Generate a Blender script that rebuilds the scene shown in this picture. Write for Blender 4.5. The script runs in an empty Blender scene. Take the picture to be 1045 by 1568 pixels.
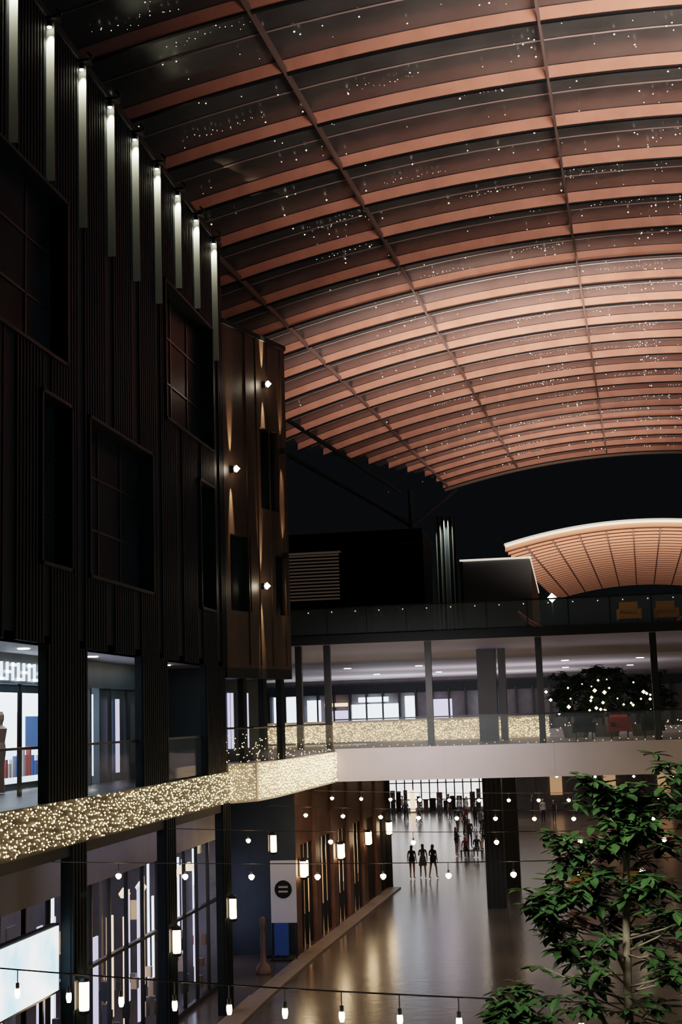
import bpy, math, random
from mathutils import Vector, Matrix
random.seed(7)
scn=bpy.context.scene
# ---------------------------------------------------------------- materials
MATS={}
def mat(name,col,rough=.5,metal=0,em=None,es=0,noise=0,nscale=8,bump=0,bscale=20,nosample=False,stretch=None,spec=None):
    if name in MATS: return MATS[name]
    m=bpy.data.materials.new(name); m.use_nodes=True
    nt=m.node_tree; b=nt.nodes['Principled BSDF']
    b.inputs['Base Color'].default_value=(*col,1)
    b.inputs['Roughness'].default_value=rough
    b.inputs['Metallic'].default_value=metal
    if spec is not None: b.inputs['Specular IOR Level'].default_value=spec
    if em:
        b.inputs['Emission Color'].default_value=(*em,1); b.inputs['Emission Strength'].default_value=es
    if noise or bump:
        tc=nt.nodes.new('ShaderNodeTexCoord'); mp=nt.nodes.new('ShaderNodeMapping')
        nt.links.new(tc.outputs['Object'],mp.inputs['Vector'])
        if stretch: mp.inputs['Scale'].default_value=stretch
    if noise:
        n=nt.nodes.new('ShaderNodeTexNoise'); n.inputs['Scale'].default_value=nscale; n.inputs['Detail'].default_value=5
        nt.links.new(mp.outputs[0],n.inputs['Vector'])
        r=nt.nodes.new('ShaderNodeValToRGB')
        r.color_ramp.elements[0].position=.3; r.color_ramp.elements[1].position=.72
        r.color_ramp.elements[0].color=(*[c*(1-noise) for c in col],1)
        r.color_ramp.elements[1].color=(*[min(1,c*(1+noise)) for c in col],1)
        nt.links.new(n.outputs['Fac'],r.inputs['Fac']); nt.links.new(r.outputs['Color'],b.inputs['Base Color'])
    if bump:
        n2=nt.nodes.new('ShaderNodeTexNoise'); n2.inputs['Scale'].default_value=bscale; n2.inputs['Detail'].default_value=2
        nt.links.new(mp.outputs[0],n2.inputs['Vector'])
        bp=nt.nodes.new('ShaderNodeBump'); bp.inputs['Strength'].default_value=bump; bp.inputs['Distance'].default_value=.1
        nt.links.new(n2.outputs['Fac'],bp.inputs['Height']); nt.links.new(bp.outputs['Normal'],b.inputs['Normal'])
    if nosample: m.cycles.emission_sampling='NONE'
    MATS[name]=m; return m
def glassmat(name,tint,alpha,rough=.05):
    m=bpy.data.materials.new(name); m.use_nodes=True; nt=m.node_tree
    b=nt.nodes['Principled BSDF']; b.inputs['Base Color'].default_value=(*tint,1); b.inputs['Roughness'].default_value=rough
    b.inputs['Alpha'].default_value=alpha; MATS[name]=m; return m
M_fac=mat('charcoal_cladding',(.006,.012,.016),.6,.0,noise=.25,nscale=3,spec=.12)
M_dark=mat('dark_metal',(.008,.012,.015),.55,.0,spec=.2)
M_black=mat('black_void_wall',(.004,.005,.007),.8,spec=.1)
M_winglass=mat('dark_window_glass',(.008,.014,.017),.4,0,noise=.6,nscale=.8,spec=.02)
M_chan=mat('pale_channel_metal',(.36,.38,.31),.6,0,spec=.2)
M_lens=mat('led_lens',(1,1,1),.5,em=(1,.93,.75),es=25)
M_beam=mat('timber_beam',(.72,.32,.24),.5,noise=.15,nscale=1.2)
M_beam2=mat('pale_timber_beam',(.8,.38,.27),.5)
M_rib=mat('steel_rib',(.22,.17,.165),.5,.3)
M_panel=mat('roof_glass_panel',(.060,.066,.070),.27,.0,bump=.22,bscale=.9,noise=.35,nscale=.5,spec=.5)
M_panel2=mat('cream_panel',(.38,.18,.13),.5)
M_edge=mat('lit_edge_trim',(.9,.85,.7),.5,em=(1,.86,.66),es=1.1)
M_white=mat('white_render',(.55,.50,.51),.4,noise=.08,nscale=.6)
M_soffit=mat('white_soffit',(.52,.48,.51),.6,noise=.05,nscale=1)
M_brown=mat('bronze_cladding',(.045,.027,.018),.5,.2,noise=.3,nscale=2)
M_brown2=mat('bronze_shop_cladding',(.13,.062,.04),.45,.1,noise=.3,nscale=2)  # bronze brightened for the shopfront, lantern light put into the colour
M_steel=mat('black_steel',(.010,.012,.014),.4,.2,spec=.3)
M_floor=mat('polished_concrete',(.095,.082,.068),.2,noise=.3,nscale=.35,bump=.05,bscale=3,spec=.6)
M_kerb=mat('pale_kerb_stone',(.22,.17,.14),.5,noise=.15,nscale=3)
M_fairy=mat('fairy_bulb',(1,.9,.6),.5,em=(1,.74,.36),es=5.5,nosample=True)
M_glint_fairy=mat('glint_and_fairy_bulb',(1,.9,.8),.5,em=(1,.9,.75),es=3,nosample=True)  # deck rail bulbs, and roof dots that imitate reflections in the glass
M_bulb=mat('festoon_bulb',(1,.8,.5),.5,em=(1,.74,.42),es=45)
M_bulbs=mat('tree_bulb',(1,.8,.5),.5,em=(1,.78,.42),es=8)
M_lant=mat('lantern_glass',(1,.8,.5),.5,em=(1,.66,.36),es=20)
M_glass=glassmat('clear_glass',(.3,.36,.38),.07)
M_balu=glassmat('balustrade_glass',(.2,.26,.27),.14)
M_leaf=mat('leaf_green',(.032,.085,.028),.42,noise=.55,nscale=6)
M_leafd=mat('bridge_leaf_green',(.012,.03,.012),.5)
M_bark=mat('pale_bark',(.26,.22,.18),.8,noise=.3,nscale=20)
M_cool=mat('shop_cool_light',(1,1,1),.5,em=(.68,.84,1),es=3.6)
M_purple=mat('shop_violet_panel',(.7,.6,.8),.5,em=(.62,.62,1),es=1.6)
M_warm=mat('shop_warm_light',(1,.9,.7),.5,em=(1,.66,.38),es=2.4)
M_amber=mat('amber_interior',(.8,.5,.3),.5,em=(1,.5,.24),es=.4)
M_skin=mat('skin',(.5,.3,.21),.6); M_hair=mat('black_hair',(.012,.01,.009),.5)
def cloth(n,c): return mat('cloth_'+n,c,.85)
M_teal=mat('teal_wall',(.016,.036,.05),.5,noise=.2,nscale=2)
M_lilac=mat('lilac_fascia',(.15,.145,.20),.5,noise=.1,nscale=2)
M_int=mat('shop_interior',(.11,.10,.11),.6,noise=.2,nscale=2)
M_yel=mat('yellow_plastic',(.6,.3,.03),.45); M_red=mat('red_plastic',(.35,.03,.02),.5); M_blue=mat('blue_plastic',(.03,.12,.4),.5)
M_ptree=mat('planter_grey',(.15,.15,.15),.7)
M_cord=mat('black_cord',(.015,.015,.015),.6)
M_lamp=mat('uplighter_lamp',(1,1,1),.5,em=(1,.85,.62),es=60)
# LED screen showing a blue-white sky picture
M_screen=mat('led_screen',(.1,.1,.1),.4)
nt=M_screen.node_tree; b=nt.nodes['Principled BSDF']; tc=nt.nodes.new('ShaderNodeTexCoord'); n=nt.nodes.new('ShaderNodeTexNoise'); n.inputs['Scale'].default_value=1.1; n.inputs['Detail'].default_value=6
rr=nt.nodes.new('ShaderNodeValToRGB'); rr.color_ramp.elements[0].position=.35; rr.color_ramp.elements[0].color=(.35,.68,.88,1); rr.color_ramp.elements[1].position=.6; rr.color_ramp.elements[1].color=(.9,.97,1,1)
nt.links.new(tc.outputs['Object'],n.inputs['Vector']); nt.links.new(n.outputs['Fac'],rr.inputs['Fac']); nt.links.new(rr.outputs['Color'],b.inputs['Emission Color']); b.inputs['Emission Strength'].default_value=3.2

# ---------------------------------------------------------------- mesh builder
class MB:
    def __init__(s): s.v=[];s.f=[];s.m=[];s.mats=[]
    def mi(s,m):
        if m not in s.mats: s.mats.append(m)
        return s.mats.index(m)
    def box(s,x0,x1,y0,y1,z0,z1,m,T=None):
        o=len(s.v); P=[(x,y,z) for x in(x0,x1) for y in(y0,y1) for z in(z0,z1)]
        if T: P=[tuple(T@Vector(p)) for p in P]
        s.v+=P; k=s.mi(m)
        for f in((0,1,3,2),(4,6,7,5),(0,4,5,1),(2,3,7,6),(0,2,6,4),(1,5,7,3)):
            s.f.append(tuple(o+i for i in f)); s.m.append(k)
        return s
    def quad(s,a,b,c,d,m):
        o=len(s.v); s.v+=[a,b,c,d]; s.f.append((o,o+1,o+2,o+3)); s.m.append(s.mi(m)); return s
    def ring(s,prof,c,m,n=12,axis='z',cap=True):
        o=len(s.v);k=s.mi(m)
        for r,h in prof:
            for i in range(n):
                a=2*math.pi*i/n; p=(r*math.cos(a),r*math.sin(a),h)
                if axis=='y': p=(p[0],p[2],p[1])
                if axis=='x': p=(p[2],p[0],p[1])
                s.v.append((c[0]+p[0],c[1]+p[1],c[2]+p[2]))
        for j in range(len(prof)-1):
            for i in range(n):
                s.f.append((o+j*n+i,o+j*n+(i+1)%n,o+(j+1)*n+(i+1)%n,o+(j+1)*n+i)); s.m.append(k)
        if cap:
            s.f.append(tuple(o+i for i in range(n))[::-1]);s.m.append(k)
            s.f.append(tuple(o+(len(prof)-1)*n+i for i in range(n)));s.m.append(k)
        return s
    def octa(s,p,r,m):
        o=len(s.v);k=s.mi(m);x,y,z=p
        s.v+=[(x+r,y,z),(x-r,y,z),(x,y+r,z),(x,y-r,z),(x,y,z+r),(x,y,z-r)]
        for f in((0,2,4),(2,1,4),(1,3,4),(3,0,4),(2,0,5),(1,2,5),(3,1,5),(0,3,5)):
            s.f.append(tuple(o+i for i in f)); s.m.append(k)
    def tube(s,pts,r,m,n=6,r2=None):
        o=len(s.v);k=s.mi(m);N=len(pts)
        for j,p in enumerate(pts):
            p=Vector(p); a=Vector(pts[max(0,j-1)]); b=Vector(pts[min(N-1,j+1)])
            d=(b-a); d=d.normalized() if d.length>1e-6 else Vector((0,0,1))
            u=d.cross(Vector((0,0,1)) if abs(d.z)<.9 else Vector((1,0,0))).normalized(); w=d.cross(u)
            rr=r if r2 is None else r+(r2-r)*j/max(1,N-1)
            for i in range(n):
                t=2*math.pi*i/n; s.v.append(tuple(p+u*rr*math.cos(t)+w*rr*math.sin(t)))
        for j in range(N-1):
            for i in range(n):
                s.f.append((o+j*n+i,o+j*n+(i+1)%n,o+(j+1)*n+(i+1)%n,o+(j+1)*n+i)); s.m.append(k)
        s.f.append(tuple(o+i for i in range(n))[::-1]);s.m.append(k)
        s.f.append(tuple(o+(N-1)*n+i for i in range(n)));s.m.append(k)
    def build(s,name,parent=None,smooth=False):
        me=bpy.data.meshes.new(name); me.from_pydata(s.v,[],s.f)
        for m in s.mats: me.materials.append(m)
        me.polygons.foreach_set('material_index',s.m)
        if smooth: me.polygons.foreach_set('use_smooth',[True]*len(s.f))
        me.update(); ob=bpy.data.objects.new(name,me); scn.collection.objects.link(ob)
        if parent: ob.parent=parent
        return ob
def grp(name,loc=(0,0,0),parent=None):
    e=bpy.data.objects.new(name,None); e.location=loc; e.empty_display_size=.2; scn.collection.objects.link(e)
    if parent: e.parent=parent
    return e
def area(name,loc,dirv,sx,sy,power,col,parent=None,spread=None):
    l=bpy.data.lights.new(name,'AREA'); l.shape='RECTANGLE'; l.size=sx; l.size_y=sy; l.energy=power; l.color=col
    if spread: l.spread=math.radians(spread)
    o=bpy.data.objects.new(name,l); o.location=loc; o.rotation_euler=Vector(dirv).to_track_quat('-Z','Y').to_euler(); scn.collection.objects.link(o)
    if parent: o.parent=parent
    return o
def spot(name,loc,dirv,power,col,ang=60,blend=.6,rad=.03,parent=None):
    l=bpy.data.lights.new(name,'SPOT'); l.energy=power; l.color=col; l.spot_size=math.radians(ang); l.spot_blend=blend; l.shadow_soft_size=rad
    o=bpy.data.objects.new(name,l); o.location=loc; o.rotation_euler=Vector(dirv).to_track_quat('-Z','Y').to_euler(); scn.collection.objects.link(o)
    if parent: o.parent=parent
    return o
def prism(g,poly,z0,z1,m):
    o=len(g.v);n=len(poly);i=g.mi(m)
    g.v+=[(p[0],p[1],z0) for p in poly]+[(p[0],p[1],z1) for p in poly]
    g.f.append(tuple(o+j for j in range(n))[::-1]);g.m.append(i)
    g.f.append(tuple(o+n+j for j in range(n)));g.m.append(i)
    for j in range(n):
        g.f.append((o+j,o+(j+1)%n,o+n+(j+1)%n,o+n+j));g.m.append(i)

# ---------------------------------------------------------------- floor and shell
MB().box(-26,30,-4,125,-.3,0,M_floor).build('floor')
MB().box(-9.7,-9.05,10,41,0,.06,M_kerb).build('trim_1')
k=MB()
pts=[(-9.15,41),(-9.0,48),(-8.65,58),(-8.35,66.4)]
for (a,b) in zip(pts[:-1],pts[1:]):
    prism(k,[(a[0]-.5,a[1]),(a[0]+.1,a[1]),(b[0]+.1,b[1]),(b[0]-.5,b[1])],0,.06,M_kerb)
k.build('trim_2')

# ---------------------------------------------------------------- left facade
XF=-9.8
WIN=[(20.4,26.15,15.3,18.85),(33.2,38.1,15.75,19.5),(24.7,26.4,11.1,14.55),(27.4,32.0,11.1,14.6),(36.4,38.05,11.1,14.75)]
w=MB()
ys=sorted(set([12,39.3]+[a for q in WIN for a in q[:2]])); zs=sorted(set([9.6,22.35]+[a for q in WIN for a in q[2:]]))
for y0,y1 in zip(ys[:-1],ys[1:]):
    for z0,z1 in zip(zs[:-1],zs[1:]):
        cy,cz=(y0+y1)/2,(z0+z1)/2
        if any(q[0]<cy<q[1] and q[2]<cz<q[3] for q in WIN): continue
        w.box(XF-.35,XF,y0,y1,z0,z1,M_fac)
y=12.05
CH=[17.6,19.5,21.3,23.2,25.1,27.0,28.9,30.75,32.6,34.5,36.4,38.4]
while y<39.25:
    segs=[(9.6,22.35)]
    for q in WIN:
        if q[0]-.06<y<q[1]+.06:
            n=[]
            for a,b in segs:
                if q[3]<=a or q[2]>=b: n.append((a,b)); continue
                if q[2]>a: n.append((a,q[2]))
                if q[3]<b: n.append((q[3],b))
            segs=n
    for a,b in segs:
        if any(abs(y-c)<.22 for c in CH): continue
        w.box(XF,XF+.05,y-.04,y+.04,a,b,M_fac)
    y+=.16
w.box(XF-.4,XF+.1,12,39.3,22.35,22.5,M_dark)
w.box(XF-.35,XF+.02,39.0,39.35,9.6,22.35,M_dark)
w.build('wall_left')
for i,q in enumerate(WIN):
    g=MB(); y0,y1,z0,z1=q
    g.box(XF-.33,XF-.3,y0,y1,z0,z1,M_winglass)
    for a,b in((y0,y0+.07),(y1-.07,y1)): g.box(XF-.32,XF+.09,a,b,z0,z1,M_dark)
    for a,b in((z0,z0+.07),(z1-.07,z1)): g.box(XF-.32,XF+.09,y0,y1,a,b,M_dark)
    nm=max(1,round((y1-y0)/1.6))
    for j in range(1,nm): yy=y0+(y1-y0)*j/nm; g.box(XF-.3,XF-.27,yy-.03,yy+.03,z0,z1,M_steel)
    for j in range(1,3): zz=z0+(z1-z0)*j/3; g.box(XF-.3,XF-.27,y0,y1,zz-.025,zz+.025,M_steel)
    g.build('window_%d'%(i+1))
e=grp('facade_downlight_fins')
g=MB()
for c in CH:
    zb=19.6 if 33<c<38.2 else (18.9 if c<26.2 else 18.6)
    g.box(XF,XF+.17,c-.015,c+.0,zb,22.3,M_chan)
    g.box(XF,XF+.17,c,c+.05,zb,22.3,M_dark)
    g.box(XF,XF+.3,c-.2,c+.06,22.3,22.36,M_steel)
    g.tube([(XF+.26,c,22.36),(XF+.3,c,22.5),(XF+.2,c,22.6)],.03,M_steel)
    g.ring([(.05,0),(.06,.1),(.05,.13)],(XF+.1,c-.1,22.17),M_steel,8)
    g.ring([(.045,0),(.05,.015)],(XF+.1,c-.1,22.15),M_lens,8)
g.build('fins',e)
for c in CH: spot('downlight',(XF+.1,c-.1,22.1),(0,.12,-1),330,(1,.94,.76),60,.9,.03,e)

# ------------------------------------------------- level-2 gallery (left)
g=MB()
g.box(-14.5,XF,12,39.3,5.72,6.6,M_steel)
g.box(-14.5,XF,12,39.3,9.6,9.75,M_soffit)
g.box(-14.7,-14.5,12,39.3,6.6,9.6,M_teal); g.box(-14.5,XF-.4,39.15,39.3,6.6,9.6,M_teal)
COL=[(19.3,21.2),(25.1,27.4),(31.1,33.3),(36.9,39.1)]
for a,b in COL:
    g.box(XF-.16,XF,a,b,6.6,9.6,M_fac)
    for t in range(int((b-a)/.16)): g.box(XF,XF+.05,a+.03+t*.16,a+.11+t*.16,5.72,9.6,M_fac)
g.build('gallery_slab')
g=MB()
for a,b in[(12,19.3),(21.2,25.1),(27.4,31.1),(33.3,36.9)]:
    g.box(XF-.15,XF-.13,a,b,6.6,7.62,M_balu); g.box(XF-.17,XF-.11,a,b,7.62,7.67,M_steel)
g.build('gallery_balustrade')
g=MB()
xs=-11.6
g.box(xs-1.3,xs-1.25,28.8,33.6,6.75,8.85,M_cool)
for yy in [14,17,20,22,24.4,26.6,28.2,29.6,31.9,32.6,34.1,35.4,36.8,38.2]: g.box(xs-.04,xs+.04,yy-.04,yy+.04,6.6,9.0,M_steel)
g.box(xs-.05,xs+.05,12,39.1,8.95,9.6,M_teal)
g.box(xs-.01,xs,12,39.1,6.6,9.0,M_glass)
g.box(xs-.3,xs-.25,33.9,39.1,6.6,9.0,M_teal); g.box(xs-1.3,xs-.1,33.6,33.7,6.6,9,M_teal)
g.box(xs-.16,xs-.1,32.7,33.15,6.8,8.8,M_cool)
for i in range(9):
    yy=27.0+i*.3; g.box(xs+.06,xs+.1,yy,yy+.06,9.02,9.4,M_cool)
    g.box(xs+.06,xs+.1,yy,yy+.2,9.02+(i%3)*.15,9.08+(i%3)*.15,M_cool)
for yy in(24.3,26.2,28.2,30.3,34.4,36.2): g.ring([(.12,-.02),(.12,0)],(-10.7,yy,9.6),M_lens,10)
for i in range(22):
    yy=28.9+i*.2; h=random.uniform(.2,.7)
    g.box(xs-1.2,xs-1.1,yy,yy+.1,6.9,6.9+h,random.choice([M_red,M_blue,M_int,M_blue,M_white,M_teal,M_white]))
g.box(xs-1.22,xs-1.2,31.0,31.2,7.4,8.4,M_red); g.box(xs-1.22,xs-1.2,31.5,32.3,7.5,8.3,M_blue)
for yy in(29.3,):
    g.ring([(.11,0),(.08,.5),(.13,.95),(.1,1.1),(.15,1.4),(.05,1.48),(.05,1.52),(.08,1.6),(.08,1.7),(.04,1.78)],(xs-.9,yy,6.62),M_brown2,10)
g.box(xs-.15,xs-.1,35.0,35.2,6.8,8.7,M_purple); g.box(xs-.2,xs-.15,36.4,36.9,7.0,8.6,M_int)
g.build('gallery_shopfront')
area('gallery_shop_light',(-12.2,29.5,9.4),(0,0,-1),.8,5,90,(.75,.88,1))
area('gallery_walk_light',(-10.8,30,9.5),(0,0,-1),.6,14,28,(.7,.85,1))

fl=grp('fairy_light_curtain')
g=MB()
for i in range(300):
    yy=12+.0915*i
    for j in range(8):
        if random.random()<.8:
            g.octa((XF+.09+random.uniform(-.02,.03),yy+random.uniform(-.045,.045),6.54-j*.105+random.uniform(-.05,.05)),random.uniform(.011,.023),M_fairy)
g.box(XF,XF+.06,12,39.3,5.72,6.6,M_brown)
g.build('gallery_strings',fl)
area('fairy_glow',(XF+.5,27,5.9),(1,0,-.4),.4,24,35,(1,.75,.42),fl)

# ------------------------------------------------- ground floor shops (left)
g=MB()
for c in(26.85,33.3,38.9,20.9):
    g.box(XF-.2,XF,c-.45,c+.45,0,5.72,M_fac)
    for t in range(5): g.box(XF,XF+.05,c-.43+t*.18,c-.35+t*.18,0,5.72,M_fac)
g.box(-16,XF,12,39.3,5.5,5.72,M_dark)
g.box(-16.2,-16,12,44,0,5.5,M_int)
g.box(-16,-11.0,43.2,43.4,0,5.68,M_int)
g.build('ground_floor_colonnade')
g=MB(); xs=-11.0
for i in range(23):
    yy=14+i*1.3; g.box(xs-.05,xs+.05,yy-.03,yy+.03,0,4.6,M_steel)
g.box(xs-.06,xs+.06,12,43.3,4.45,5.5,M_lilac)
g.box(xs-.06,xs+.06,12,43.3,2.6,2.68,M_steel); g.box(xs-.06,xs+.06,12,43.3,0,.15,M_steel)
g.box(xs-.01,xs,12,43.3,.15,4.5,M_glass)
rnd=random.Random(11)
yy=27
while yy<43:
    wd=rnd.uniform(.12,.5)
    mm=rnd.choice([M_purple,M_purple,M_cool,M_purple,M_warm,M_int])
    if mm is M_cool: wd=.1
    xx=xs-rnd.uniform(.35,1.3); g.box(xx-.04,xx,yy,yy+wd,rnd.uniform(.15,.9),rnd.uniform(3.0,4.3),mm)
    yy+=wd+rnd.uniform(.12,.4)
for i in range(60):
    yy=rnd.uniform(26,42.6); xx=xs-rnd.uniform(.2,.9); h=rnd.uniform(.2,.5); z=rnd.choice([.2,.8,1.4])
    g.box(xx,xx+.15,yy,yy+rnd.uniform(.1,.3),z,z+h,rnd.choice([M_blue,M_white,M_int,M_dark,M_teal,M_lilac,M_brown2]))
for yy in(36.6,39.8,41.4,35.2,40.6): g.ring([(.1,0),(.16,.1),(.05,.25)],(xs-.6,yy,3.6),M_warm,10)
g.build('ground_floor_shopfront')
area('ground_shop_light',(-12.3,33,5.3),(0,0,-1),1.5,13,110,(.66,.68,1))
area('arcade_light',(-10.4,34,5.45),(0,0,-1),.5,12,18,(.75,.72,1))
g=MB()
g.box(XF-.35,XF-.22,17.5,26.35,2.95,4.25,M_steel); g.box(XF-.22,XF-.20,17.55,26.3,3.0,4.2,M_screen)
for yy in(18,25.6): g.box(XF-.33,XF-.25,yy,yy+.08,0,2.95,M_steel)
g.build('led_display_screen')

def lantern(x,y,z,n=1):
    g=MB(); offs=[0] if n==1 else [-.17,.17]
    for o in offs:
        px,py=x+.18,y+o*1.2
        g.ring([(.085,-.27),(.1,-.24),(.1,.24),(.085,.27)],(px,py,z),M_lant,10)
        g.ring([(.12,.27),(.1,.34),(.03,.38)],(px,py,z),M_steel,10)
        g.ring([(.04,-.36),(.11,-.33),(.11,-.27)],(px,py,z),M_steel,10)
        g.box(x,px,py-.02,py+.02,z+.3,z+.34,M_steel)
    g.box(x,x+.03,y-.12,y+.12,z-.25,z+.4,M_steel)
    g.build('wall_lantern')
for yy in(26.5,32.95,38.6,20.9): lantern(XF+.06,yy,2.85)
def sx(y): return -9.65+1.45*(y-48.2)/29.8
for yy in(48.6,54.8,60.5,65.6): lantern(sx(yy)+.02,yy,2.85,2)
lantern(-9.9,44.9,4.05)

# ------------------------------------------------- bronze corner block
A=Vector((-9.8,39.4,0)); B=Vector((-8.6,43.1,0)); D=(B-A); L=D.length; ux=D.normalized(); nx=Vector((ux.y,-ux.x,0))
T=Matrix(((ux.x,-nx.x,0,A.x),(ux.y,-nx.y,0,A.y),(0,0,1,0),(0,0,0,1)))
bb=grp('bronze_corner_block')
g=MB()
W2=[(2.2,3.35,14.6,17.2),(.3,1.5,11.3,13.6),(3.0,3.75,11.3,13.2)]
xs_=sorted(set([0,L]+[a for q in W2 for a in q[:2]])); zs_=sorted(set([9.6,20.1]+[a for q in W2 for a in q[2:]]))
for a,b in zip(xs_[:-1],xs_[1:]):
    for c,d in zip(zs_[:-1],zs_[1:]):
        if any(q[0]<(a+b)/2<q[1] and q[2]<(c+d)/2<q[3] for q in W2): continue
        g.box(a,b,0,.3,c,d,M_brown,T)
for q in W2: g.box(q[0],q[1],.2,.25,q[2],q[3],M_winglass,T)
g.box(-.0,L,.3,6,9.6,20.05,M_black,T)
for xx in(1.35,2.0,2.75,3.6): g.box(xx-.02,xx+.02,-.03,0,9.7,20.1,M_brown,T)
g.box(0,L+.03,-.05,.4,20.05,20.2,M_dark,T)
g.box(0,L,1.2,6,6.8,9.6,M_teal,T); g.box(0,L,0,1.2,9.3,9.6,M_dark,T)
for xx in(.1,1.3,2.5,3.6): g.box(xx,xx+.2,.25,.45,6.8,9.6,M_dark,T)
for xx in(.7,1.9,2.1,3.0): g.box(xx,xx+.08,1.15,1.2,7.2,8.9,M_purple,T)
g.build('facade',bb)
for s,z in((.62,18.6),(.1,15.56),(.53,12.13),(.9,16.6),(.9,13.2)):
    p=A+D*s; e=grp('wall_uplighter',(0,0,0),bb); q=p+nx*.1
    m=MB(); m.box(s*L-.05,s*L+.05,-.16,0,z-.1,z+.1,M_steel,T)
    br=s<.9
    if br: m.octa((q.x+nx.x*.12,q.y+nx.y*.12,z),.11,M_lamp)
    m.build('housing',e)
    pw=3200 if br else 800
    spot('beam_up',(q.x,q.y,z+.14),(-nx.x*.09,-nx.y*.09,1),pw,(1,.66,.38),15,.9,.02,e)
    spot('beam_down',(q.x,q.y,z-.14),(-nx.x*.09,-nx.y*.09,-1),pw,(1,.66,.38),15,.9,.02,e)

# ------------------------------------------------- balcony curve + bridge
PL=[(-9.8,39.3),(-9.15,40.2),(-8.95,42),(-8.85,45),(-8.75,48),(-8.65,51.2)]
g=MB()
prism(g,PL+[(-8.65,67),(-24,67),(-24,39.3)],5.68,6.8,M_white)
bs=g.build('balcony_slab')
g=MB(); g.box(-8.65,24,51.2,67,5.7,6.9,M_white)
for xx in(-4.6,-.6,3.4,7.4): g.box(xx,xx+.02,51.19,51.2,5.7,6.9,M_soffit)
g.build('bridge_slab')
g=MB()
for (a,b) in zip(PL[:-1],PL[1:]):
    d=Vector((b[0]-a[0],b[1]-a[1])); l=d.length; d/=l; n=Vector((d.y,-d.x))
    for i in range(int(l/.08)):
        for j in range(11):
            if random.random()<.85:
                t=i*.08+random.uniform(-.03,.03)
                g.octa((a[0]+d.x*t+n.x*.06,a[1]+d.y*t+n.y*.06,6.74-j*.095+random.uniform(-.04,.04)),random.uniform(.013,.024),M_fairy)
g.build('balcony_strings',fl)
area('balcony_glow',(-8.2,45.5,6.2),(-1,0,0),10,1.0,55,(1,.70,.38),fl)
g=MB()
for (a,b) in zip(PL[:-1],PL[1:]):
    g.quad((a[0]-.1,a[1],6.8),(b[0]-.1,b[1],6.8),(b[0]-.1,b[1],7.8),(a[0]-.1,a[1],7.8),M_balu)
    g.tube([(a[0]-.1,a[1],7.83),(b[0]-.1,b[1],7.83)],.035,M_steel)
g.build('balustrade',bs)
g=MB()
g.box(-8.65,24,51.28,51.3,6.9,7.95,M_balu); g.box(-8.65,24,51.26,51.32,7.95,8.0,M_steel)
g.build('bridge_balustrade')
g=MB()
for xx in(-10.0,-8.9,-5.06,-.95,3.2,7.3,11.4,15.5,19.6):
    g.box(xx-.12,xx+.12,51.35,51.6,6.9,10.77,M_steel)
g.build('bridge_columns')
g=MB()
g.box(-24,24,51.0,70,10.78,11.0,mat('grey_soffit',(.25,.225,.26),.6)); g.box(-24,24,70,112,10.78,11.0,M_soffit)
g.box(-24,24,50.9,51.0,10.78,11.12,M_dark)
g.box(-24,24,51,112,11.0,11.12,M_dark)
for xx in(-12,-8,-4,0,4,8):
    for yy in(76,88): g.ring([(.2,-.02),(.2,0)],(xx,yy,10.78),M_lens,10)
ud=g.build('upper_deck')
g=MB()
g.box(-10.4,24,51.1,51.12,11.12,12.12,M_balu); g.box(-10.4,24,51.08,51.14,12.12,12.18,M_steel)
for i in range(23): g.box(-10.3+i*1.5,-10.26+i*1.5,51.08,51.13,11.12,12.15,M_steel)
for i in range(16): g.octa((-9.5+i*.9,51.05,12.0),.02,M_glint_fairy)
g.build('upper_deck_balustrade')
g=MB()
g.tube([(-.35,51.5,11.12),(-.35,51.5,12.1)],.03,M_steel); g.ring([(.11,-.06),(.15,.1)],(-.35,51.5,12.2),M_steel,10,'y')
g.octa((-.35,51.36,12.2),.17,M_lamp); g.build('deck_floodlight')
g=MB(); g.box(-3.75,-2.95,59.2,60.1,0,5.7,M_steel); g.box(-3.3,-2.6,66.1,66.8,0,5.7,M_steel)
g.box(-3.75,-2.95,59.2,60.1,6.9,10.77,M_steel); g.box(-2.85,-2.55,59.4,60.1,6.9,10.77,M_steel)
for i in range(4): g.box(-3.7+i*.2,-3.64+i*.2,59.14,59.2,0,5.7,M_dark)
g.build('bridge_pillars')
g=MB()
for i in range(330):
    for j in range(9):
        if random.random()<.7:
            g.octa((-14.4+i*.041+random.uniform(-.02,.02),65.9,6.95+j*.1+random.uniform(-.05,.05)),random.uniform(.012,.026),M_fairy)
for i in range(160):
    g.octa((random.uniform(-1,10),65.9,random.uniform(6.95,7.5)),.022,M_fairy)
g.build('bridge_strings',fl)
MB().box(-14.5,-.9,65.95,66.0,6.9,7.9,M_white).build('bridge_parapet')
area('parapet_glow',(-8,64.6,7.0),(0,1,.3),12,.2,30,(1,.72,.42),fl)
g=MB()
for i in range(90): g.octa((-8.4+i*.3,51.2,7.0+random.uniform(-.08,.05)),.014,M_fairy)
for i in range(140):
    a=random.choice(range(len(PL)-1)); t=random.random(); p,q=PL[a],PL[a+1]
    g.octa((p[0]+(q[0]-p[0])*t-.14,p[1]+(q[1]-p[1])*t,6.85+random.random()**2*.8),.016,M_fairy)
g.build('handrail_strings',fl)
g=MB()
g.box(-26,26,100,100.3,6.9,10.78,M_int); g.box(-26,26,96,100,5.6,6.9,M_white)
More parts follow.
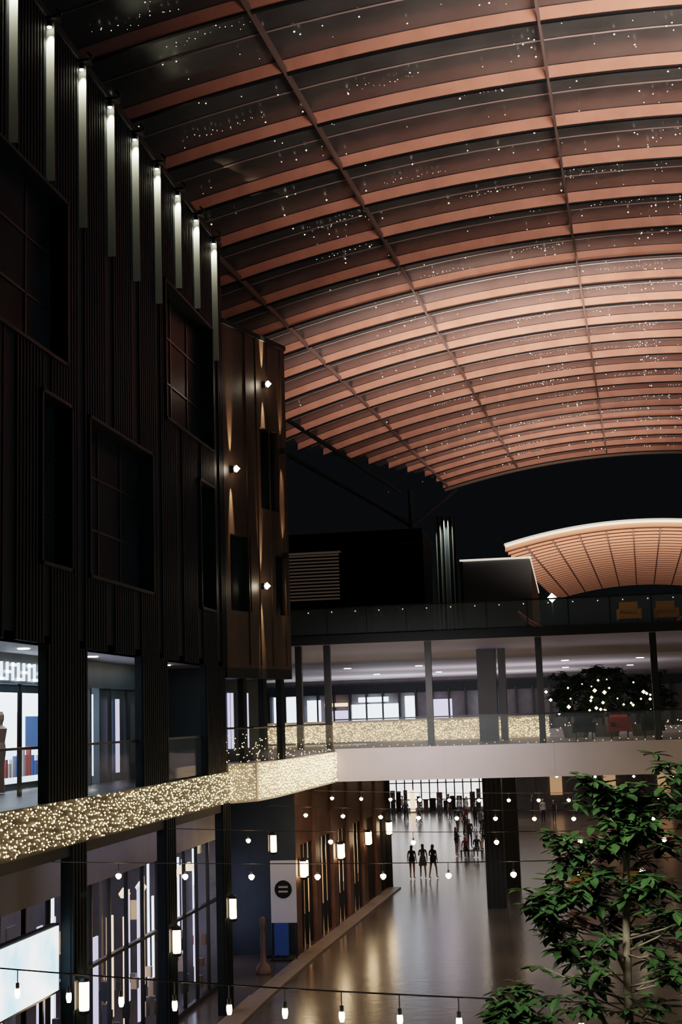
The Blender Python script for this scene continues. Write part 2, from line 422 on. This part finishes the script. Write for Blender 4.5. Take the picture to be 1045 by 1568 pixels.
for (a,b,z0,z1,mm) in[(-21.3,-19.4,7.3,9.7,M_cool),(-18.8,-17.8,7.3,9.4,M_cool),(-15.5,-12.0,7.6,9.0,M_cool),(-15,-12.8,9.15,9.5,M_cool),(-17.5,-15.8,8.9,9.15,M_warm),(-11.6,-10.9,7.3,9.5,M_cool),(-6.2,-5.9,7.6,9.5,M_cool),(-5.2,-5.0,7.6,9.5,M_cool),(-10,-8.2,7.3,9.2,M_purple),(-17.4,-15.8,7.2,8.6,M_purple)]:
    g.box(a,b,99.6,99.7,z0,z1,mm)
for i in range(40): xx=-24+i*1.2; g.box(xx-.06,xx+.06,99.4,100,6.9,10,M_steel)
g.box(-26,26,99.55,100,9.75,10.4,M_dark)
g.build('wall_back_upper')
g=MB(); g.box(-28,30,118,118.4,0,6,M_int)
g.box(-19,-6.2,117.85,117.95,.4,5.0,mat('daylight_shopwindow',(1,1,1),.5,em=(1,.95,.93),es=2.2))
for i in range(19): g.box(-19+i*.705,-18.9+i*.705,117.7,117.9,0,5,M_steel)
for zz in(1.0,2.4,3.6): g.box(-19,-6.2,117.7,117.9,zz,zz+.09,M_steel)
for i in range(22): g.box(-18.6+i*.56,-18.3+i*.56+random.random()*.2,117.6,117.7,.1,random.uniform(.5,1.9),random.choice([M_dark,M_int,M_brown2,M_brown,M_warm]))
for i in range(7): g.box(-4+i*2.2,-3+i*2.2,117.85,117.95,1.2,3.6,M_amber if i%2 else M_int)
g.build('wall_back')
g=MB()
def seg(a,b,z0,z1,m,off=0,t=.2):
    d=(Vector(b)-Vector(a)).normalized(); n=Vector((-d.y,d.x))
    P=[Vector(a)+n*off,Vector(b)+n*off,Vector(b)+n*(off+t),Vector(a)+n*(off+t)]
    prism(g,[(p.x,p.y) for p in P],z0,z1,m)
def sp(y): return (sx(y),y)
yy=48.2
while yy<66:
    seg(sp(yy),sp(yy+.7),0,5.68,M_brown2,0,.2)
    seg(sp(yy+.7),sp(yy+3.03),3.6,5.68,M_brown2,.1,.2)
    seg(sp(yy+.7),sp(yy+3.03),.1,3.6,M_glass,.25,.02)
    seg(sp(yy+.9),sp(yy+2.9),.4,3.2,M_amber,1.4,.05)
    seg(sp(yy+1.2),sp(yy+1.5),.9,2.4,M_warm,1.2,.05)
    for q in(.75,1.5,2.25,2.95): seg(sp(yy+q),sp(yy+q+.07),0,3.6,M_steel,.15,.12)
    yy+=3.04
g.box(-16,-9.65,48.2,48.4,0,5.68,M_teal); g.box(-12.6,-12.4,43.4,48.2,0,5.68,M_teal)
g.box(-8.9,-8.65,66.45,66.65,0,5.68,M_dark); g.box(-20,-8.9,66.45,66.65,0,5.68,M_dark)
for i in range(2): g.box(-12.35,-12.25,43.8+i*2,45.2+i*2,.4,3.2,M_purple if i%2 else M_winglass)
g.build('bronze_shopfront')
g=MB(); g.box(-10.3,-9.42,46.95,47.0,1.25,3.3,mat('banner_white',(.6,.6,.66),.6,em=(.6,.65,.8),es=.06)); g.ring([(.3,-.01),(.3,.0)],(-9.86,46.93,2.35),M_dark,24,'y')
for z in(2.40,2.25): g.box(-10.02,-9.70,46.9,46.92,z,z+.06,M_white)
for xx in(-10.3,-9.46): g.tube([(xx,47.02,0),(xx,47.02,3.35)],.025,M_steel)
g.box(-10.35,-9.4,46.85,47.15,0,.05,M_steel); g.build('banner_stand')
g=MB()
for x0 in(-10.9,-10.35):
    g.box(x0,x0+.48,47.6,47.75,.08,1.25,M_blue if x0>-10.5 else M_teal); g.box(x0+.03,x0+.12,47.5,47.8,0,.08,M_steel); g.box(x0+.3,x0+.39,47.5,47.8,0,.08,M_steel)
g.build('blue_barrier')
g=MB(); g.ring([(.26,0),(.26,.06),(.2,.25),(.1,.35),(.07,.7),(.075,1.1),(.06,1.4),(.09,1.55),(.09,1.7),(.03,1.78)],(-10.1,44.7,0),mat('terracotta_stone',(.2,.12,.09),.6),14); g.build('pedestal_statue',smooth=True)
g=MB(); g.box(26,26.4,0,125,0,20,M_fac)
for i in range(12): g.box(25.9,26,10+i*9,14+i*9,7.2,9.2,M_warm)
g.build('wall_right')

# ------------------------------------------------- vaulted roofs
def axis(y): return (.0536*y, .02*y)
R=54.5; CR=17.8
def vz(x): return CR-(x-.5)**2/(2*R)
def vault(nm,ys,leftf,right,beamh=.40,ribs=(-13.9,-8.45,-1.6,4.9,11.5,17),edge=False,pm=M_panel,bm=M_beam,rw=.035):
    e=grp(nm); g=MB(); p=MB(); rb=MB()
    ib=g.mi(bm); ip=p.mi(pm); isx=g.mi(M_steel)
    for yi,y in enumerate(ys):
        ax,az=axis(y); xl=leftf(y); n=44
        for (ya,yb,za,zb,im) in((-.06,.06,-beamh,0,ib),(-.1,.02,-beamh-.05,-beamh,isx)):
            o=len(g.v)
            for i in range(n+1):
                x=xl+(right-xl)*i/n; z=8+az+vz(x)
                for (dy,dz) in((ya,za),(yb,za),(yb,zb),(ya,zb)): g.v.append((ax+x,y+dy,z+dz))
            for i in range(n):
                a=o+i*4; b=a+4
                for q in range(4):
                    r=(q+1)%4; g.f.append((a+q,a+r,b+r,b+q)); g.m.append(im)
            g.f.append((o,o+3,o+2,o+1)); g.m.append(im); z=o+n*4; g.f.append((z,z+1,z+2,z+3)); g.m.append(im)
        if yi<len(ys)-1:
            y2=ys[yi+1]; ax2,az2=axis(y2); o=len(p.v)
            for i in range(n+1):
                x=xl+(right-xl)*i/n; zz=8+vz(x)
                p.v.append((ax+x,y,zz+az+.02)); p.v.append((ax2+x,y2,zz+az2+.02))
            for i in range(n):
                a=o+2*i; p.f.append((a,a+2,a+3,a+1)); p.m.append(ip)
    y0,y1=ys[0],ys[-1]
    for rx in ribs:
        a0=axis(y0);a1=axis(y1); o=len(rb.v); z=8+vz(rx)
        ir=rb.mi(M_rib)
        for (yy,a) in((y0,a0),(y1,a1)):
            for dx,dz in((-rw,-beamh-.06),(rw,-beamh-.06),(rw,-.25),(-rw,-.25)): rb.v.append((a[0]+rx+dx,yy,z+a[1]+dz))
        for q in range(4):
            r=(q+1)%4; rb.f.append((o+q,o+4+q,o+4+r,o+r)); rb.m.append(ir)
        rb.f.append((o,o+1,o+2,o+3)); rb.m.append(ir)
    g.build('arched_beams',e); p.build('glass_panels',e,smooth=True); rb.build('long_ribs',e)
    if edge:
        t=MB(); ax,az=axis(ys[0]-.3); pts=[]
        for i in range(40):
            x=leftf(ys[0])+(right-leftf(ys[0]))*i/39; pts.append((ax+x,ys[0]-.3,8+az+vz(x)-.1))
        t.tube(pts,.24,M_edge,6)
        p0=(axis(ys[0])[0]+leftf(0),ys[0],8+axis(ys[0])[1]+vz(leftf(0))); p1=(axis(ys[-1])[0]+leftf(0),ys[-1],8+axis(ys[-1])[1]+vz(leftf(0)))
        t.tube([p0,p1],.16,M_beam2,6); t.build('edge_trim',e)
    return e
Y1=[23.8+3.55*i for i in range(24)]
def left1(y): return -19.2 if y<75 else (-19.2+(y-75)/25*4.9 if y<100 else -14.3)
v1=vault('vaulted_roof',Y1,left1,22)
t=MB()
for y in [q+1.775 for q in Y1[:-1]]:
    ax,az=axis(y); xl=left1(y); t.tube([(ax+xl+(22-xl)*i/36,y,8+az+vz(xl+(22-xl)*i/36)-.02) for i in range(37)],.03,M_rib,4)
ye=Y1[-1]+.6; ax,az=axis(ye); pts=[(ax+(-14.3+36*i/39),ye,8+az+vz(-14.3+36*i/39)-.3) for i in range(40)]
t.tube(pts,.28,mat('arch_end',(.16,.12,.09),.6),6)
t.build('glazing_bars',v1)
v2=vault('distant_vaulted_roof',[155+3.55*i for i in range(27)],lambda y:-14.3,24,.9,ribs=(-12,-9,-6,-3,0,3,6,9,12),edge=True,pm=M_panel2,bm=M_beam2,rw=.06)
g=MB()  # glowing dots modelled in place of light reflections in the roof glass
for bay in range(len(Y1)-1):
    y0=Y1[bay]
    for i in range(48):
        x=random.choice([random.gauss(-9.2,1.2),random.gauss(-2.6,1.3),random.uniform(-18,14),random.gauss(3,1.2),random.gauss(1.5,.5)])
        y=y0+random.uniform(.3,3.2); a=axis(y); g.octa((a[0]+x,y,8+a[1]+vz(x)-.1),random.uniform(.006,.022)*(1+y/90),M_glint_fairy)
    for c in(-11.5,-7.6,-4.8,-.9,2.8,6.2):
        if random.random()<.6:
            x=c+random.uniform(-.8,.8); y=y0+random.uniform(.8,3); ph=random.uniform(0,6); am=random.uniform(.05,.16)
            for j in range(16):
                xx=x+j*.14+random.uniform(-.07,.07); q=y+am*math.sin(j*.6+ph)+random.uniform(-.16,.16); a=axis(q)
                g.octa((a[0]+xx,q,8+a[1]+vz(xx)-.08),random.uniform(.004,.012)*(1+y/90),M_glint_fairy)
g.build('roof_glint_dots',fl)
g=MB()
g.tube([(-16,60,24.5),(-10.5,92,23.2)],.12,M_dark); g.tube([(-17,72,24),(-9.8,90,20.8)],.14,M_dark)
g.tube([(-9.6,90,11.1),(-9.6,90,23)],.18,M_dark); g.tube([(-9.6,90,20.5),(-14,97,24)],.12,M_dark);g.tube([(-9.6,90,20.5),(-7,97,24)],.12,M_dark)
g.build('roof_steel_props')
g=MB()
g.box(-24,-7.9,80,86,11.12,19.0,M_black)
for i in range(4): g.box(-24,-7.9,79.9,80,13+i*1.7,13.08+i*1.7,M_dark)
for i in range(8): g.box(-12+i*.5,-11.94+i*.5,79.9,80,12,17,M_dark)
M_refl_slat=mat('reflection_slat',(.2,.15,.12),.5,em=(1,.7,.5),es=.03)  # glowing slats imitate the roof's reflection in a glass panel
for i in range(14): g.box(-16+.0,-12.9,79.7,79.8,15.0+i*.2,15.08+i*.2,M_refl_slat)
g.box(-16.1,-16,79.7,79.9,14.8,17.9,M_dark);g.box(-12.9,-12.8,79.7,79.9,14.8,17.9,M_dark);g.box(-16.1,-12.8,79.65,79.9,17.75,17.85,M_refl_slat)
g.build('upper_level_block')
e=grp('lit_fin_screen')
g=MB()
for i in range(5): g.box(-7.75+i*.26,-7.70+i*.26,87.2,87.5,11.12,20.6,mat('dim_fin_metal',(.07,.075,.065),.6))
g.box(-7.8,-6.5,87.5,87.6,11.12,20.7,M_dark); g.build('fins',e)
spot('fin_light',(-7.1,86.95,20.75),(0,.12,-1),2600,(.95,1,.85),60,.9,.05,e)
g=MB(); g.box(-6.5,-1.9,90,117,11.12,18.0,mat('grey_render',(.06,.07,.078),.6))
g.box(-6.5,-1.9,89.9,90,18.0,18.12,M_edge); g.box(-1.95,-1.85,89.9,117,18.0,18.14,M_edge)
g.box(-6.5,-6.3,89.9,90,11.12,18,M_dark); g.build('rooftop_plant_room')
g=MB()
for yy in(66,69): g.tube([(2.1+5.0*math.sin(a),yy,14.6-3.3*math.cos(a)) for a in [(-1.0+2.0*i/24) for i in range(25)]],.08,M_beam2,6)
g.build('curved_canopy_frame')

# ------------------------------------------------- festoon lights
fs=grp('festoon_lights')
def festoon(p0,p1,sag,sp,drop=.22,rad=.05):
    g=MB(); p0=Vector(p0);p1=Vector(p1); L=(p1-p0).length; n=40
    f=lambda t:(p0+(p1-p0)*t)+Vector((0,0,-4*sag*t*(1-t)))
    g.tube([f(i/n) for i in range(n+1)],.009,M_cord,4)
    k=int(L/sp)
    for i in range(1,k):
        q=f(i/k); g.tube([q,q-Vector((0,0,drop))],.007,M_cord,4)
        g.ring([(.022,0),(.022,.06)],(q.x,q.y,q.z-drop),M_cord,6)
        g.ring([(.02,-.1),(rad,-.06),(rad,-.02),(.025,.0)],(q.x,q.y,q.z-drop),M_bulb,8)
    g.build('string',fs)
festoon((-9.8,15.2,5.65),(14,13.2,5.6),.5,.6,.2,.03)
festoon((-9.8,25.4,5.5),(16,31,5.5),.35,1.25,.2,.055)
festoon((-9.8,33,5.5),(16,36,5.5),.35,1.9,.2,.055)
festoon((-9.0,41,5.5),(18,41,5.5),.35,1.1,.2,.06)
festoon((-9.2,47.5,5.6),(18,49,5.6),.35,1.0,.2,.06)
festoon((-8.2,70,5.5),(18,70,5.5),.5,1.8,.2,.065)
festoon((-9,84,5.5),(18,84,5.5),.5,1.8,.2,.065)

# ------------------------------------------------- trees
def leaf(g,p,d,size,m):
    d=d.normalized(); s=d.cross(Vector((0,0,1))); s=s.normalized() if s.length>.1 else Vector((1,0,0)); u=s.cross(d)
    o=len(g.v); w=size*.22; i=g.mi(m)
    P=[p,p+d*size*.3+s*w,p+d*size*.65+s*w*.95-u*size*.06,p+d*size-u*size*.2,p+d*size*.65-s*w*.95-u*size*.06,p+d*size*.3-s*w,p+d*size*.3-u*size*.05,p+d*size*.65-u*size*.12]
    g.v+=[tuple(q) for q in P]
    for f in((0,1,6),(1,2,7,6),(2,3,7),(0,6,5),(6,7,4,5),(7,3,4)): g.f.append(tuple(o+q for q in f)); g.m.append(i)
def tree(nm,trunks,leafsize,ncl,seed,lm):
    rnd=random.Random(seed); e=grp(nm); b=MB(); lv=MB()
    for tr in trunks:
        pts=[Vector(p) for p in tr['pts']]
        b.tube([tuple(p) for p in pts],tr['r'],M_bark,8,tr['r']*.35)
        for k in range(tr['n']):
            t=rnd.uniform(tr.get('t0',.55),1); idx=t*(len(pts)-1); i=min(int(idx),len(pts)-2); q=pts[i].lerp(pts[i+1],idx-i)
            a=rnd.uniform(0,2*math.pi); hh=(pts[-1].z-q.z)
            ln=min(tr['w'],tr.get('w0',.16)+hh*.5)*rnd.uniform(.45,1.1)
            dv=Vector((math.cos(a),math.sin(a)*.9,rnd.uniform(.1,.6)))
            mid=q+dv*ln*.5+Vector((0,0,-.02)); end=q+dv*ln
            b.tube([q,mid,end],.008,M_bark,5,.004)
            for c in range(ncl):
                pc=q.lerp(end,rnd.uniform(.4,1.05)) if c else end
                pc=pc+Vector((rnd.uniform(-.07,.07),rnd.uniform(-.07,.07),rnd.uniform(-.06,.06)))
                nl=rnd.randint(5,8); a0=rnd.uniform(0,6.28)
                for j in range(nl):
                    aa=a0+j*6.28/nl+rnd.uniform(-.3,.3)
                    leaf(lv,pc,Vector((math.cos(aa),math.sin(aa),rnd.uniform(-.6,.45))),leafsize*rnd.uniform(.5,1.1),lm)
    b.build('trunk',e,smooth=True); lv.build('leaves',e)
    return e
tr=tree('ficus_tree',[
 dict(pts=[(.35,10,.6),(.33,10,3),(.3,10,5.2),(.3,10,6.0),(.33,10,6.8),(.4,10,7.4)],r=.05,n=62,w=.62,t0=.58),
 dict(pts=[(.45,10.2,.6),(.6,10.2,4.6),(.72,10.3,5.6),(.8,10.3,6.6),(.85,10.3,7.5)],r=.045,n=76,w=.68,w0=.26,t0=.48),
 dict(pts=[(.3,9.8,.6),(.0,9.8,4.2),(-.2,9.8,5.2),(-.38,9.8,5.7),(-.45,9.8,6.1)],r=.03,n=44,w=.5,w0=.2,t0=.5),
 dict(pts=[(.25,10,5.6),(.05,9.9,6.1),(-.12,9.9,6.5),(-.22,9.9,6.75)],r=.02,n=14,w=.25,t0=.4),
 dict(pts=[(.3,10,6.2),(.1,9.9,6.7),(-.02,9.9,7.0),(-.1,9.9,7.1)],r=.015,n=12,w=.2,t0=.4),
 dict(pts=[(.36,10,6.8),(.3,9.95,7.2),(.22,9.9,7.5)],r=.012,n=14,w=.22,t0=.3)],.14,4,3,M_leaf)
g=MB(); g.ring([(.75,0),(.9,.75),(.82,.75),(.8,.62)],(.4,10,0),M_ptree,24); g.build('planter',tr)
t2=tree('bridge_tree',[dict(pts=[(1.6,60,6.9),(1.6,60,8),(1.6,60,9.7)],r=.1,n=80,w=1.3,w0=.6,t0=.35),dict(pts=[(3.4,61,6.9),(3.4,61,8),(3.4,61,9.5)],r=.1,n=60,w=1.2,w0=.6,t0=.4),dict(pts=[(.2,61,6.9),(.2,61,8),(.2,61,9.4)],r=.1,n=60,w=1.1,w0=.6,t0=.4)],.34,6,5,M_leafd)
g=MB()
for i in range(34): g.octa((random.gauss(1.7,1.2),random.uniform(58.4,59.2),random.uniform(7.9,9.3)),random.uniform(.03,.09),M_bulbs)
for xx in(.3,1.6,3.2): g.ring([(.5,0),(.6,.5),(.5,.5)],(xx,60.5,6.9),M_ptree,14)
g.build('lights',t2)

def armchair(x,y,z,m,s=1):
    g=MB()
    g.box(x-.35*s,x+.35*s,y-.35*s,y+.3*s,z+.28*s,z+.45*s,m); g.box(x-.35*s,x+.35*s,y+.22*s,y+.36*s,z+.4*s,z+.95*s,m)
    for q in(-1,1): g.box(x+q*.4*s-.06*s,x+q*.4*s+.06*s,y-.35*s,y+.36*s,z+.25*s,z+.65*s,m)
    for a in(-.32,.32):
        for b in(-.28,.28): g.tube([(x+a*s,y+b*s,z),(x+a*s,y+b*s,z+.3*s)],.025,M_steel)
    o=g.build('armchair'); bv=o.modifiers.new('b','BEVEL'); bv.width=.03; bv.segments=2
armchair(.2,61,0,M_yel,1.3); armchair(2.4,62,0,M_yel,1.3); armchair(2.5,53.2,11.13,M_yel,1.0); armchair(3.9,53.5,11.13,M_yel,1.0)
armchair(2.0,56.5,6.9,M_red); armchair(3.3,56.5,6.9,M_dark); armchair(.6,56.5,6.9,M_dark)

# ------------------------------------------------- people
def person(nm,x,y,z,rot,top,bot,h=1.65,pose='stand',skirt=False,longhair=True,seed=0,legs='bare'):
    rnd=random.Random(seed); e=grp(nm,(x,y,z)); e.rotation_euler=(0,0,rot)
    S=h/1.66
    V=[];E=[];Rr=[];roots=[]
    def add(p,r,par=None):
        V.append(Vector(p)*S); Rr.append((r[0]*S,r[1]*S) if isinstance(r,tuple) else (r*S,r*S)); i=len(V)-1
        if par is None: roots.append(i)
        else: E.append((par,i))
        return i
    dz=0
    sit=pose=='sit'
    if sit: dz=-.45
    pel=add((0,0,.93+dz),(.135,.10)); sp=add((0,0,1.08+dz),(.105,.082),pel); ch=add((0,-.005,1.25+dz),(.13,.095),sp)
    nb=add((0,.01,1.385+dz),.06,ch); nk=add((0,0,1.44+dz),.045,nb); h1=add((0,-.015,1.50+dz),(.058,.068),nk); h2=add((0,-.01,1.57+dz),(.074,.09),h1); h3=add((0,0,1.635+dz),(.05,.06),h2)
    ph=rnd.uniform(-1,1)
    for s in(-1,1):
        sh=add((s*.16,.005,1.355+dz),.052,ch)
        bend=(rnd.random()<.5)
        el=add((s*.205,.03,1.10+dz),.038,sh)
        wr=add((s*(.12 if bend else .225),-.18 if bend else -.03,(1.12 if bend else .87)+dz),.025,el)
        d=Vector((0,-1,.1)) if bend else Vector((0,-.1,-1))
        w=Vector(V[wr])/S; pm=w+d*.07
        add(tuple(pm),(.03,.02),wr)
        for f in range(4):
            b0=pm+(Vector((0,(f-1.5)*.017,0)) if not bend else Vector(((f-1.5)*.017,0,0)))
            ln=(.07,.08,.075,.06)[f]
            a=add(tuple(b0),.0095); m=add(tuple(b0+d*ln*.55+Vector((-s*.004,0,0))),.009,a); add(tuple(b0+d*ln+Vector((-s*.014,0,0))),.007,m)
        a=add(tuple(w+d*.03),.011); m=add(tuple(w+d*.055+Vector((-s*.012,-.03,0))),.01,a); add(tuple(w+d*.085+Vector((-s*.014,-.04,0))),.008,m)
        hp=add((s*.088,0,.87+dz),.088,pel)
        if sit:
            kn=add((s*.1,-.42,.50),.06,hp); an=add((s*.1,-.44,.09),.036,kn); add((s*.11,-.56,.035),(.036,.028),an)
        else:
            st=.0 if pose=='stand' else .16*s*(1 if ph>0 else -1)
            kn=add((s*.092,-.01-st*.8,.49),.056,hp); an=add((s*.095,.01-st*1.1+(.05 if st<0 else 0),.09),.036,kn); add((s*.11,-.11-st*1.1,.035),(.036,.028),an)
    me=bpy.data.meshes.new('b'); me.from_pydata([tuple(v) for v in V],E,[]); ob=bpy.data.objects.new('b',me); scn.collection.objects.link(ob)
    sk=ob.modifiers.new('s','SKIN'); sk.use_smooth_shade=True
    for i,r in enumerate(Rr): me.skin_vertices[0].data[i].radius=r; me.skin_vertices[0].data[i].use_root=(i in roots)
    ss=ob.modifiers.new('ss','SUBSURF'); ss.levels=1; ss.render_levels=1
    dg=bpy.context.evaluated_depsgraph_get(); m2=bpy.data.meshes.new_from_object(ob.evaluated_get(dg)); bpy.data.objects.remove(ob)
    for mm in(M_skin,top,bot,M_hair if not skirt else M_steel): m2.materials.append(mm)
    for p in m2.polygons:
        c=p.center/S; zz=c.z-dz if not sit or c.y>-.15 else c.z; k=0
        if sit and c.y<=-.1 and c.z>.35 and abs(c.x)<.2: k=2
        elif sit and c.y<=-.3 and c.z<.07: k=3
        elif not sit and zz<.07: k=3
        elif zz>1.02 and zz<1.41 and abs(c.x)<.2: k=1
        elif zz<=1.02 and abs(c.x)<.185 and zz>(.7 if legs=='bare' else .1): k=2
        elif legs!='bare' and zz<=1.02 and abs(c.x)<.185: k=2
        p.material_index=k; p.use_smooth=True
    body=bpy.data.objects.new('body',m2); scn.collection.objects.link(body); body.parent=e
    g=MB(); o=dz
    if not sit:
        if skirt: prof=[(.125,.62+.43),(.145,.92),(.19,.6)]
        else: prof=[(.128,1.1),(.15,.95),(.155,.88)]
        n=16; a0=len(g.v); i=g.mi(top)
        for r,zz in prof:
            for q in range(n): a=6.283*q/n; g.v.append((r*1.12*math.cos(a)*S,r*.86*math.sin(a)*S,zz*S))
        for j in range(len(prof)-1):
            for q in range(n): g.f.append((a0+j*n+q,a0+j*n+(q+1)%n,a0+(j+1)*n+(q+1)%n,a0+(j+1)*n+q)); g.m.append(i)
    for s in(-1,1):
        g.octa((s*.028*S,-.097*S,(1.575+o)*S),.009*S,M_hair); g.octa((s*.078*S,0,(1.56+o)*S),.018*S,M_skin)
    g.octa((0,-.108*S,(1.545+o)*S),.013*S,M_skin); g.box(-.02*S,.02*S,-.098*S,-.085*S,(1.515+o)*S,(1.522+o)*S,M_red)
    g.build('garment_and_face',e)
    hv=[(0,.0,1.645+o),(0,.03,1.58+o),(0,.055,1.5+o)]; hr=[(.066,.07),(.088,.085),(.07,.05)]
    if longhair: hv+=[(0,.085,1.36+o),(0,.09,1.22+o)]; hr+=[(.085,.04),(.05,.025)]
    me=bpy.data.meshes.new('h'); me.from_pydata([tuple(Vector(v)*S) for v in hv],[(i,i+1) for i in range(len(hv)-1)],[]); ob=bpy.data.objects.new('h',me); scn.collection.objects.link(ob)
    ob.modifiers.new('s','SKIN')
    for i,r in enumerate(hr): me.skin_vertices[0].data[i].radius=(r[0]*S,r[1]*S)
    me.skin_vertices[0].data[0].use_root=True
    q=ob.modifiers.new('ss','SUBSURF'); q.levels=2
    dg=bpy.context.evaluated_depsgraph_get(); m3=bpy.data.meshes.new_from_object(ob.evaluated_get(dg)); bpy.data.objects.remove(ob)
    m3.materials.append(M_hair)
    for p in m3.polygons: p.use_smooth=True; p.material_index=0
    hb=bpy.data.objects.new('hair',m3); scn.collection.objects.link(hb); hb.parent=e
C=cloth
blk=C('black',(.015,.015,.018)); gry=C('grey',(.12,.12,.13)); wht=C('white',(.5,.5,.52)); nav=C('navy',(.02,.03,.07)); red=C('maroon',(.15,.03,.03)); den=C('denim',(.05,.08,.14))
person('woman_standing',-8.1,70.0,0,2.9,blk,gry,1.66,'stand',False,True,1)
person('woman_walking',-7.6,70.4,0,3.4,gry,blk,1.68,'walk',True,True,2)
person('woman_standing',-7.05,70.1,0,2.7,blk,blk,1.68,'walk',False,True,3)
person('woman_standing',-6.75,81,0,1.2,blk,den,1.65,'stand',False,True,4)
person('man_standing',-4.9,80.5,0,-1.3,wht,nav,1.74,'stand',False,False,5,'long')
person('woman_sitting',-6.2,80.5,0,.2,red,blk,1.62,'sit',False,True,6,'long')
person('man_sitting',-5.55,80.5,0,-.1,nav,gry,1.72,'sit',False,False,7,'long')
g=MB(); g.box(-6.55,-5.2,80.4,80.95,.30,.34,M_brown)
for a in(-6.5,-5.32): g.box(a,a+.06,80.5,80.9,0,.30,M_steel)
g.build('bench')
person('woman_walking',-7.6,100,0,.2,red,blk,1.64,'walk',False,True,8,'long')
person('man_standing',-7.0,101,0,.9,blk,nav,1.76,'stand',False,False,9,'long')
person('man_walking',-6.2,95,0,2.4,gry,blk,1.75,'walk',False,False,10,'long')
person('woman_standing',-7.3,94,0,1.4,blk,blk,1.66,'stand',False,True,11,'long')
person('woman_walking',-6.8,90,0,.4,blk,red,1.66,'walk',True,True,12)
person('man_walking',-5.6,89,0,-.6,nav,blk,1.76,'walk',False,False,13,'long')
person('man_standing',-2.2,104,0,.6,wht,blk,1.76,'stand',False,False,14,'long')
person('woman_standing',-1.4,104,0,-.6,blk,den,1.66,'stand',False,True,15,'long')
person('woman_standing',-5.9,98,0,.8,wht,blk,1.66,'stand',False,True,16,'long')
person('man_walking',-7.9,96.5,0,2.9,blk,gry,1.76,'walk',False,False,17,'long')
person('woman_walking',-5.3,84.5,0,2.2,gry,blk,1.66,'walk',False,True,18)
person('man_standing',-6.3,85.5,0,.5,blk,den,1.77,'stand',False,False,19,'long')
for i,(xx,yy) in enumerate([(-14.4,113),(-13.8,114),(-12.2,112),(-10.6,112),(-10.0,113.5),(-8.9,111),(-3.2,112),(.2,113),(-9.4,108),(-8.2,109),(-12.8,108),(-11.6,106),(-7.5,112)]):
    person('man_standing' if i%2 else 'woman_standing',xx,yy,0,i*1.3,[blk,wht,nav,gry][i%4],[blk,den][i%2],1.62+.03*(i%5),'walk' if i%3 else 'stand',False,i%2==0,20+i,'long')

# ------------------------------------------------- lighting
W=bpy.data.worlds.new('night'); scn.world=W; W.use_nodes=True
W.node_tree.nodes['Background'].inputs[0].default_value=(.16,.20,.26,1); W.node_tree.nodes['Background'].inputs[1].default_value=.014
org=(1,.73,.60)
area('roof_wash_fill',(7,22,14),(-.02,.7,.75),10,4,2100,org,None,80)  # unseen fill lights added to brighten the beam faces
area('roof_wash_fill',(2,52,14),(-.12,.7,.72),14,3,2500,org,None,70)
area('roof_wash_fill',(6,86,13.5),(-.3,.45,.8),10,2,1000,org,None,80)
area('roof_wash_fill',(8,150,13),(0,.75,.5),20,4,12500,(1,.72,.53))
area('cool_facade_fill',(14,24,14),(-1,.2,0),4,8,60,(.5,.78,1),None,70)  # unseen bluish fill added to offset the red cast on the facade
area('soffit_fill',(-4,80,7.6),(0,.2,1),16,3,420,(.95,.88,.98))  # unseen upward fills added to brighten the soffit
area('soffit_fill',(-8,92,7.6),(0,.15,1),16,3,650,(1,.93,.98))
area('soffit_fill',(-2,58,7.6),(0,.1,1),18,3,60,(.9,.85,1))
area('ground_ceiling_light',(-6,105,5.5),(0,0,-1),14,8,420,(1,.88,.76))
area('ground_ceiling_light',(-6,82,10.5),(0,0,-1),10,10,320,(1,.84,.68))
area('bridge_face_light',(-5.5,44,9),(0,1,-.35),6,1,180,(1,.86,.84),None,90)
area('atrium_floor_light',(-3,46,5.6),(0,0,-1),10,5,70,(1,.78,.56))
area('tree_light',(-1.0,6.5,9.8),(.4,.8,-.6),1,1,65,(1,.93,.68),None,80)

# ------------------------------------------------- camera
r=math.radians(1.8);th=math.radians(8.58);ps=math.radians(9.04)
R0=Vector((math.cos(ps),math.sin(ps),0)); Hd=Vector((-math.sin(ps),math.cos(ps),0)); Zz=Vector((0,0,1))
Fw=Hd*math.cos(th)+Zz*math.sin(th); U0=-Hd*math.sin(th)+Zz*math.cos(th)
cr=R0*math.cos(r)-U0*math.sin(r); cu=R0*math.sin(r)+U0*math.cos(r)
M=Matrix((cr,cu,-Fw)).transposed().to_4x4(); M.translation=Vector((0,0,8))
cam=bpy.data.cameras.new('camera'); cam.sensor_fit='VERTICAL'; cam.sensor_height=36; cam.lens=36*2100/1568; cam.clip_end=600
co=bpy.data.objects.new('camera',cam); co.matrix_world=M; scn.collection.objects.link(co); scn.camera=co
scn.view_settings.view_transform='Filmic'; scn.view_settings.look='None'; scn.view_settings.exposure=0
